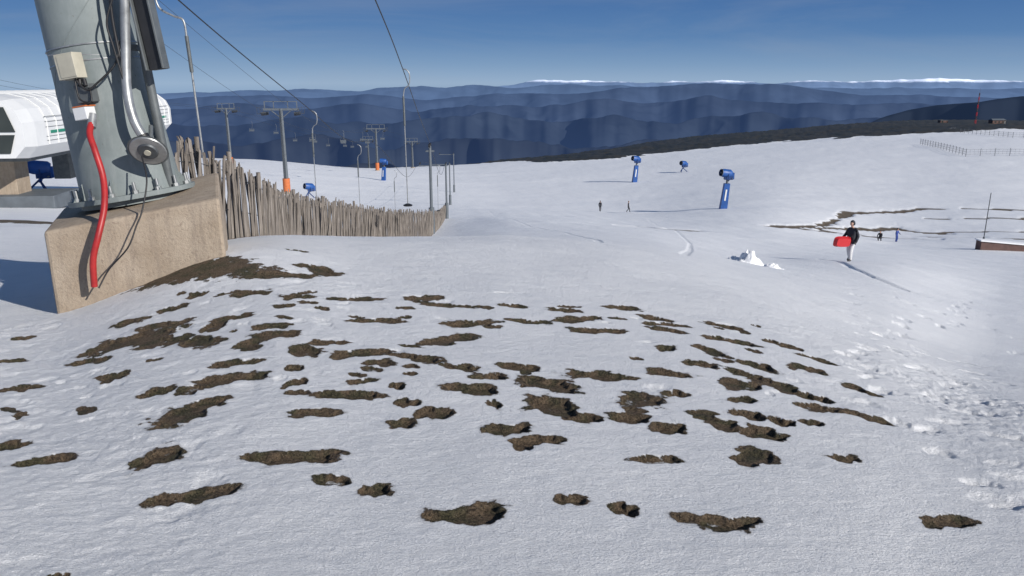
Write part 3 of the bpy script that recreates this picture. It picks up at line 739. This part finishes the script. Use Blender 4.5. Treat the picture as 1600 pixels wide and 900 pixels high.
# ------------------------------------------------------------------ people
def person(name,loc,yaw,J,jacket,pants,scale=1.0,hood=None,hair=M_hair,fingers=True):
    B={'pel':(0,0,.95,.14),'spi':(0,0,1.13,.135),'che':(0,0,1.34,.16),'nec':(0,-.01,1.50,.06),
       'sL':(.17,0,1.42,.075),'eL':(.24,.02,1.14,.055),'wL':(.25,-.06,.90,.04),'hL':(.25,-.08,.82,.035),
       'sR':(-.17,0,1.42,.075),'eR':(-.24,.02,1.14,.055),'wR':(-.25,-.06,.90,.04),'hR':(-.25,-.08,.82,.035),
       'pL':(.10,0,.88,.10),'kL':(.11,-.05,.50,.075),'aL':(.11,.02,.10,.055),'tL':(.12,-.15,.05,.045),
       'pR':(-.10,0,.88,.10),'kR':(-.11,-.05,.50,.075),'aR':(-.11,.02,.10,.055),'tR':(-.12,-.15,.05,.045),
       'hd':(0,-.02,1.60,.075)}
    for k,v_ in J.items(): B[k]=(*v_,B[k][3]) if len(v_)==3 else v_
    E=[('pel','spi'),('spi','che'),('che','nec'),('nec','hd'),('che','sL'),('sL','eL'),('eL','wL'),('wL','hL'),('che','sR'),('sR','eR'),('eR','wR'),('wR','hR'),
       ('pel','pL'),('pL','kL'),('kL','aL'),('aL','tL'),('pel','pR'),('pR','kR'),('kR','aR'),('aR','tR')]
    keys=list(B); idx={k:i for i,k in enumerate(keys)}
    me=bpy.data.meshes.new("body"); me.from_pydata([B[k][:3] for k in keys],[(idx[a],idx[c]) for a,c in E],[])
    o=bpy.data.objects.new("body_src",me); scene.collection.objects.link(o)
    sk=o.modifiers.new("s",'SKIN'); sub=o.modifiers.new("u",'SUBSURF'); sub.levels=2
    for k,d in zip(keys,me.skin_vertices[0].data):
        d.radius=(B[k][3],B[k][3]*(.8 if k in('che','spi','pel') else 1)); d.use_root=(k=='pel')
    dg=bpy.context.evaluated_depsgraph_get(); me2=bpy.data.meshes.new_from_object(o.evaluated_get(dg))
    bpy.data.objects.remove(o)
    me2.materials.clear()
    for m_ in (jacket,pants,M_boot,M_skin): me2.materials.append(m_)
    def dseg(p,a,c):
        a=Vector(B[a][:3]);c=Vector(B[c][:3]); t=max(0,min(1,(p-a).dot(c-a)/(c-a).length_squared)); return (p-a-(c-a)*t).length
    for pl in me2.polygons:
        p=pl.center; best=min(E,key=lambda e:dseg(p,*e)); c=best[1]
        pl.material_index={'kL':1,'kR':1,'aL':1,'aR':1,'tL':2,'tR':2,'hL':2,'hR':2,'hd':3,'pL':1,'pR':1}.get(c,0)
        if p.z>B['pel'][2]-.12 and c in('pL','pR','kL','kR'): pl.material_index=0
        pl.use_smooth=True
    e=empty(name,loc)
    bo=bpy.data.objects.new("body",me2); scene.collection.objects.link(bo); bo.parent=e
    hb=MB(); hc=Vector(B['hd'][:3])+Vector((0,-.01,.08))
    n1,n2=12,16; vs=[]
    for i in range(n1+1):
        ph=math.pi*i/n1
        for k in range(n2):
            t=2*math.pi*k/n2; x=math.sin(ph)*math.cos(t)*.078; y=math.sin(ph)*math.sin(t)*.098; z=math.cos(ph)*.118
            if z<0: x*=1+z*1.6; y=y*(1+z*1.2)
            if y<-.08 and abs(x)<.03 and -.03<z<.03: y-=.02
            vs.append(hc+Vector((x,y,z)))
    fs=[(i*n2+k,i*n2+(k+1)%n2,(i+1)*n2+(k+1)%n2,(i+1)*n2+k) for i in range(n1) for k in range(n2)]
    hb.add(vs,fs,M_skin,True)
    for sx in(-1,1):
        hb.box(hc+Vector((sx*.03,-.088,.012)),(.02,.012,.01),M_black)
        hb.box(hc+Vector((sx*.079,.0,.0)),(.012,.03,.05),M_skin)
    hb.box(hc+Vector((0,-.083,-.05)),(.04,.012,.008),M_redpl)
    hb.obj("head",e)
    hr=MB(); vs=[]; m1=8
    cover=hood is not None
    for i in range(m1+1):
        ph=math.pi*.62*i/m1
        for k in range(n2):
            t=2*math.pi*k/n2; rr2=1.16 if not cover else 1.32
            x=math.sin(ph)*math.cos(t)*.078*rr2; y=math.sin(ph)*math.sin(t)*.098*rr2; z=math.cos(ph)*.118*rr2
            if y<-.03 and z<.055: y=-.03
            vs.append(hc+Vector((x,y+.008,z)))
    fs=[(i*n2+k,i*n2+(k+1)%n2,(i+1)*n2+(k+1)%n2,(i+1)*n2+k) for i in range(m1) for k in range(n2)]
    hr.add(vs,fs,hood if cover else hair,True); hr.obj("hood" if cover else "hair",e)
    if fingers:
        fb=MB()
        for s_,w in(('hL','wL'),('hR','wR')):
            h=Vector(B[s_][:3]); d=(h-Vector(B[w][:3])).normalized(); u=d.cross(Vector((1,0,0))).normalized(); c=d.cross(u)
            for k,l in enumerate((.055,.065,.06,.045)):
                o_=u*(k-1.5)*.02; fb.tube([h+o_,h+o_+d*l*.6,h+o_+d*l+c*.02],[.011,.010,.008],M_boot,6)
            fb.tube([h-d*.03+u*.03,h+u*.055+d*.0,h+u*.06+d*.03],[.012,.011,.009],M_boot,6)
        fb.obj("fingers",e)
    e.rotation_euler=(0,0,yaw); e.scale=(scale,)*3
    return e
g_=gz(14.8,33)
person("person_with_sled",(14.85,33,g_-.03),R(-60),{'kL':(.10,-.12,.50,.095),'aL':(.11,-.10,.10,.075),'tL':(.12,-.27,.06),'kR':(-.10,.02,.50,.095),'aR':(-.11,.17,.12,.075),'tR':(-.12,.02,.04),
  'eR':(-.30,.0,1.16,.07),'wR':(-.30,-.20,1.02,.05),'hR':(-.29,-.27,1.0),'eL':(.25,.08,1.15,.07),'wL':(.27,-.04,.93,.05),'hL':(.27,-.07,.86),'hd':(0,-.05,1.585),'nec':(0,-.02,1.49),
  'che':(0,0,1.34,.21),'spi':(0,0,1.13,.20),'pel':(0,0,.93,.19)},M_jblack,M_wpants,1.02,hood=M_jblack)
sd=MB()
def tub(w,l,h):
    o=[];n=20
    for z,k in((0,.82),(h,1.0),(h+.02,1.06),(h,.98),(.02,.78)):
        for q in range(n):
            t=2*math.pi*q/n; cx=abs(math.cos(t))**.5*math.copysign(1,math.cos(t)); cy=abs(math.sin(t))**.5*math.copysign(1,math.sin(t))
            o.append((cx*w/2*k,z,cy*l/2*k))
    fs=[(i*n+q,i*n+(q+1)%n,(i+1)*n+(q+1)%n,(i+1)*n+q) for i in range(4) for q in range(n)]
    fs.append(tuple(range(n))); fs.append(tuple(range(4*n,5*n))[::-1]); return o,fs
o_,f_=tub(.80,.46,.12); sd.add(o_,f_,M_redpl,False)
sd.tube(smoothpath([(.2,.06,.2),(.3,-.02,.3),(.38,0,.2)],4),.012,M_black,6)
so_=sd.obj("sled",loc=(14.40,32.7,g_+.88)); so_.rotation_euler=(R(8),R(4),R(12))
gy=gz(39.2,80)
crouch={'pel':(0,0.1,.42),'spi':(0,.04,.60),'che':(0,-.06,.80),'nec':(0,-.10,.94),'hd':(0,-.13,1.03),'sL':(.16,-.06,.87),'eL':(.22,-.22,.66),'wL':(.16,-.36,.52),'hL':(.14,-.42,.46),
 'sR':(-.16,-.06,.87),'eR':(-.22,-.22,.66),'wR':(-.16,-.36,.52),'hR':(-.14,-.42,.46),'pL':(.1,.06,.38),'kL':(.14,-.32,.46),'aL':(.13,-.02,.10),'tL':(.14,-.2,.05),'pR':(-.1,.06,.38),'kR':(-.14,-.32,.46),'aR':(-.13,-.02,.10),'tR':(-.14,-.2,.05)}
person("crouching_child",(39.0,80,gy),R(-40),crouch,M_jblack,M_jblack,1.0,hood=M_jblack,fingers=False)
person("standing_child",(40.75,80,gz(40.75,80)),R(30),{'eL':(.28,-.05,1.2),'wL':(.30,-.22,1.05),'hL':(.30,-.28,1.02)},M_jblue,M_jblue,.86,hood=M_jblack,fingers=False)
person("person_walking",(14.1,122,gz(14.1,122)),R(160),{'kL':(.1,-.15,.5),'aL':(.1,-.12,.1),'tL':(.1,-.28,.05),'aR':(-.1,.2,.12),'tR':(-.1,.05,.05)},M_jblack,M_jblack,.98,fingers=False)
person("person_walking",(18.3,120,gz(18.3,120)),R(70),{'kL':(.1,-.2,.52),'aL':(.1,-.2,.1),'tL':(.1,-.36,.06),'aR':(-.1,.28,.14),'tR':(-.1,.13,.05)},M_jblack,M_jblack,1.0,fingers=False)

# ------------------------------------------------------------------ distant mountains and valley
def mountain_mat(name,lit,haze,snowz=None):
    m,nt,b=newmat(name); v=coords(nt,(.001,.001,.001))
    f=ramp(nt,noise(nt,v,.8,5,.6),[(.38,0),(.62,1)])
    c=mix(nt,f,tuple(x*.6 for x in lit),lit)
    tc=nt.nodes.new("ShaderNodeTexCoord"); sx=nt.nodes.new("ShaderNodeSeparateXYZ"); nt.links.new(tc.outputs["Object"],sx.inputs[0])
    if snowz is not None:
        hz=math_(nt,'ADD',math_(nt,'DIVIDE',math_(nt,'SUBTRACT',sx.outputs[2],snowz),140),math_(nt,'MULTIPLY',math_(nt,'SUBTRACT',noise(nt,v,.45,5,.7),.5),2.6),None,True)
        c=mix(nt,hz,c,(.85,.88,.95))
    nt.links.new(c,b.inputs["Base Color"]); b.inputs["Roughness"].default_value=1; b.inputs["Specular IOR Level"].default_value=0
    # haze airlight painted as surface emission, slightly stronger low in the valleys
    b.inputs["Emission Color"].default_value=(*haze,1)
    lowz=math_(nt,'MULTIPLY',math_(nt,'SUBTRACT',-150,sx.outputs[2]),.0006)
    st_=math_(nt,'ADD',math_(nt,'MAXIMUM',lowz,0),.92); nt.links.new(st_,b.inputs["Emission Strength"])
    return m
def rng(name,dist,ctl,mat,depth_,rough,base=-830,seed=1,a0=-60,a1=60,nc=1300,rows=30,cj=0):
    A=np.linspace(R(a0),R(a1),nc); ks=np.array([c[0] for c in ctl],float); zs=np.array([c[1] for c in ctl],float)
    crest=np.interp(np.degrees(A),ks,zs)
    ker=np.hanning(21); ker/=ker.sum(); crest=np.convolve(np.pad(crest,10,'edge'),ker,'valid')
    crest=crest+cj*fbm(np.degrees(A)*.55,A*0+seed,5,seed+7,.5)
    s=np.linspace(-1,1,rows*2+1)
    D=dist/np.cos(np.clip(A,-1,1))
    sh=fbm(np.degrees(A)*.30,A*0,3,seed+3)*depth_*.5
    rrv=D[None,:]+s[:,None]*depth_+sh[None,:]
    X_=rrv*np.sin(A)[None,:]; Y_=rrv*np.cos(A)[None,:]
    sc_=1/(depth_*.8)
    wx=fbm(X_*sc_*.7,Y_*sc_*.7,3,seed+80)*1.1
    rid=1-2*np.abs(fbm(X_*sc_*.9+wx+.6*Y_*sc_,Y_*sc_*1.1-wx,4,seed+50,.42))
    prof=1-np.abs(s)[:,None]**1.2
    Z_=base+(crest[None,:]-base)*prof + rough*(rid-.6)*(1-prof**3)*np.clip(prof*3+.1,0,1)*1.0
    n=len(A); co=np.stack([X_,Y_,Z_],-1).reshape(-1,3)
    rws=len(s)
    ii=np.arange(rws-1)[:,None]*n; jj=np.arange(n-1)[None,:]
    q=np.stack([ii+jj,ii+jj+1,ii+n+jj+1,ii+n+jj],-1).reshape(-1,4)[:,::-1]
    me=bpy.data.meshes.new(name); me.from_pydata(co.tolist(),[],q.tolist()); me.materials.append(mat)
    me.polygons.foreach_set("use_smooth",np.ones(len(me.polygons),bool)); me.update()
    if me.polygons[len(me.polygons)//2].normal.z<0: me.flip_normals()
    o=bpy.data.objects.new(name,me); scene.collection.objects.link(o)
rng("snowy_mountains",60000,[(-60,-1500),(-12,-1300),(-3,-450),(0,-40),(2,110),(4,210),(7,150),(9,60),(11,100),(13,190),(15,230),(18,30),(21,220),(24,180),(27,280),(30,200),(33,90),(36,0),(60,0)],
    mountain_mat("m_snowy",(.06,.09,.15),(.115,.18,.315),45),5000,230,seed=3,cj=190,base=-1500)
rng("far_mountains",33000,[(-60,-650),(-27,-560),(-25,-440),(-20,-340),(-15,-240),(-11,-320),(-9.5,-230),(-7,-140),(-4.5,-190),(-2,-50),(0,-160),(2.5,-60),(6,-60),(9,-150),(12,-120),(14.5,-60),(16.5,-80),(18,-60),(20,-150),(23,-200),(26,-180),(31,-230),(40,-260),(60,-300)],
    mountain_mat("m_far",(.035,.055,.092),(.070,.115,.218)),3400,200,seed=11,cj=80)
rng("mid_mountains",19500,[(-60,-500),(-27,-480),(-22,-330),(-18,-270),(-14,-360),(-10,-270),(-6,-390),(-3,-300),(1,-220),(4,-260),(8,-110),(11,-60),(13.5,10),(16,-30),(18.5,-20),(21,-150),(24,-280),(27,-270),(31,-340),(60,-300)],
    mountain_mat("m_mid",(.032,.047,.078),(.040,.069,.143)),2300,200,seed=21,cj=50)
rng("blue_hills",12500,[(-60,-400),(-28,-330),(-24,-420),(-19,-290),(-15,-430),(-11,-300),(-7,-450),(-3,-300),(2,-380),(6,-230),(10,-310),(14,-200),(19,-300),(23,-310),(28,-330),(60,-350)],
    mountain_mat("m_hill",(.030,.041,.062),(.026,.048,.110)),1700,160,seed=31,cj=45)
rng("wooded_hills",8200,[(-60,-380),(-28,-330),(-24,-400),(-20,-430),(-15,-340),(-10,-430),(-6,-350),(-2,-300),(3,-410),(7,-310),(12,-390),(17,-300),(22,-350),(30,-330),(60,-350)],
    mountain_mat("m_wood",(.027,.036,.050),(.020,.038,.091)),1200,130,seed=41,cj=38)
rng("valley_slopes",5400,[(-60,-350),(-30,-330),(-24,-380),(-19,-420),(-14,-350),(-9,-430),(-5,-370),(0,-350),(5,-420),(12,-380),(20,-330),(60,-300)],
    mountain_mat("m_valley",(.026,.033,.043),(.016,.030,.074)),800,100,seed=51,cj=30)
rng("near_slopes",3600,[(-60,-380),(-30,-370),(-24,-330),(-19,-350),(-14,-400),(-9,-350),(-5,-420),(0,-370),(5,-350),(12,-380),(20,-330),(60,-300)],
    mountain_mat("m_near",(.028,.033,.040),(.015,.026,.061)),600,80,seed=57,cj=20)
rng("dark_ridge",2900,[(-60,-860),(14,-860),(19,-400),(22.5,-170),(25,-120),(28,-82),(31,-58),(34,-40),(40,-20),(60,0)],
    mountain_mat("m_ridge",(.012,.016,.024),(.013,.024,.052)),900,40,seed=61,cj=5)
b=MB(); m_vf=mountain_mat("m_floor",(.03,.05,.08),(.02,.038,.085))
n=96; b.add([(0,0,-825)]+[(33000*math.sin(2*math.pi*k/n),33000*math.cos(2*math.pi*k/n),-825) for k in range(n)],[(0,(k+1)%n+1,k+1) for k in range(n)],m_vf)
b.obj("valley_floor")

# ------------------------------------------------------------------ light, sky, camera
EL,AZ=R(27),R(130)
w=bpy.data.worlds.new("World"); scene.world=w; w.use_nodes=True; nt=w.node_tree
bg=nt.nodes["Background"]; sky=nt.nodes.new("ShaderNodeTexSky"); sky.sky_type='NISHITA'; sky.sun_disc=False
sky.sun_elevation=EL; sky.sun_rotation=AZ; sky.altitude=1700; sky.air_density=1.0; sky.dust_density=.1; sky.ozone_density=3.5
tc=nt.nodes.new("ShaderNodeTexCoord")
sx=nt.nodes.new("ShaderNodeSeparateXYZ"); nt.links.new(tc.outputs["Generated"],sx.inputs[0])
# clear cold air: pale blue instead of yellow low down
az_=math_(nt,'ABSOLUTE',sx.outputs[2])
hzf=ramp(nt,az_,[(0,.95),(.12,.9),(.3,.5),(.6,0)])
low=ramp(nt,az_,[(0,(.29,.42,.60)),(.022,(.19,.32,.52)),(.055,(.085,.20,.425)),(.11,(.038,.125,.345))])
vm=nt.nodes.new("ShaderNodeVectorMath"); vm.operation='SCALE'; nt.links.new(low,vm.inputs[0]); vm.inputs["Scale"].default_value=11
col=mix(nt,hzf,sky.outputs[0],vm.outputs[0])
mp=nt.nodes.new("ShaderNodeMapping"); mp.inputs["Scale"].default_value=(1.2,1.2,9); nt.links.new(tc.outputs["Generated"],mp.inputs["Vector"])
cl=ramp(nt,noise(nt,mp.outputs["Vector"],1.8,7,.6,.6),[(.46,0),(.75,1)])
col=mix(nt,math_(nt,'MULTIPLY',cl,.26),col,(3.6,4.2,5.2))
nt.links.new(col,bg.inputs["Color"]); bg.inputs["Strength"].default_value=.09
sl=bpy.data.lights.new("sun",'SUN'); sl.energy=4.9; sl.angle=R(.53); sl.color=(1,.95,.88)
so=bpy.data.objects.new("sun",sl); scene.collection.objects.link(so)
d=Vector((math.sin(AZ)*math.cos(EL),math.cos(AZ)*math.cos(EL),math.sin(EL)))
so.rotation_euler=d.to_track_quat('Z','Y').to_euler()
cam=bpy.data.cameras.new("camera"); cam.lens=27; cam.sensor_width=36; cam.clip_start=.05; cam.clip_end=200000
co_=bpy.data.objects.new("camera",cam); scene.collection.objects.link(co_)
co_.location=(0,0,1.65); co_.rotation_euler=(R(90-14.931),0,0); scene.camera=co_
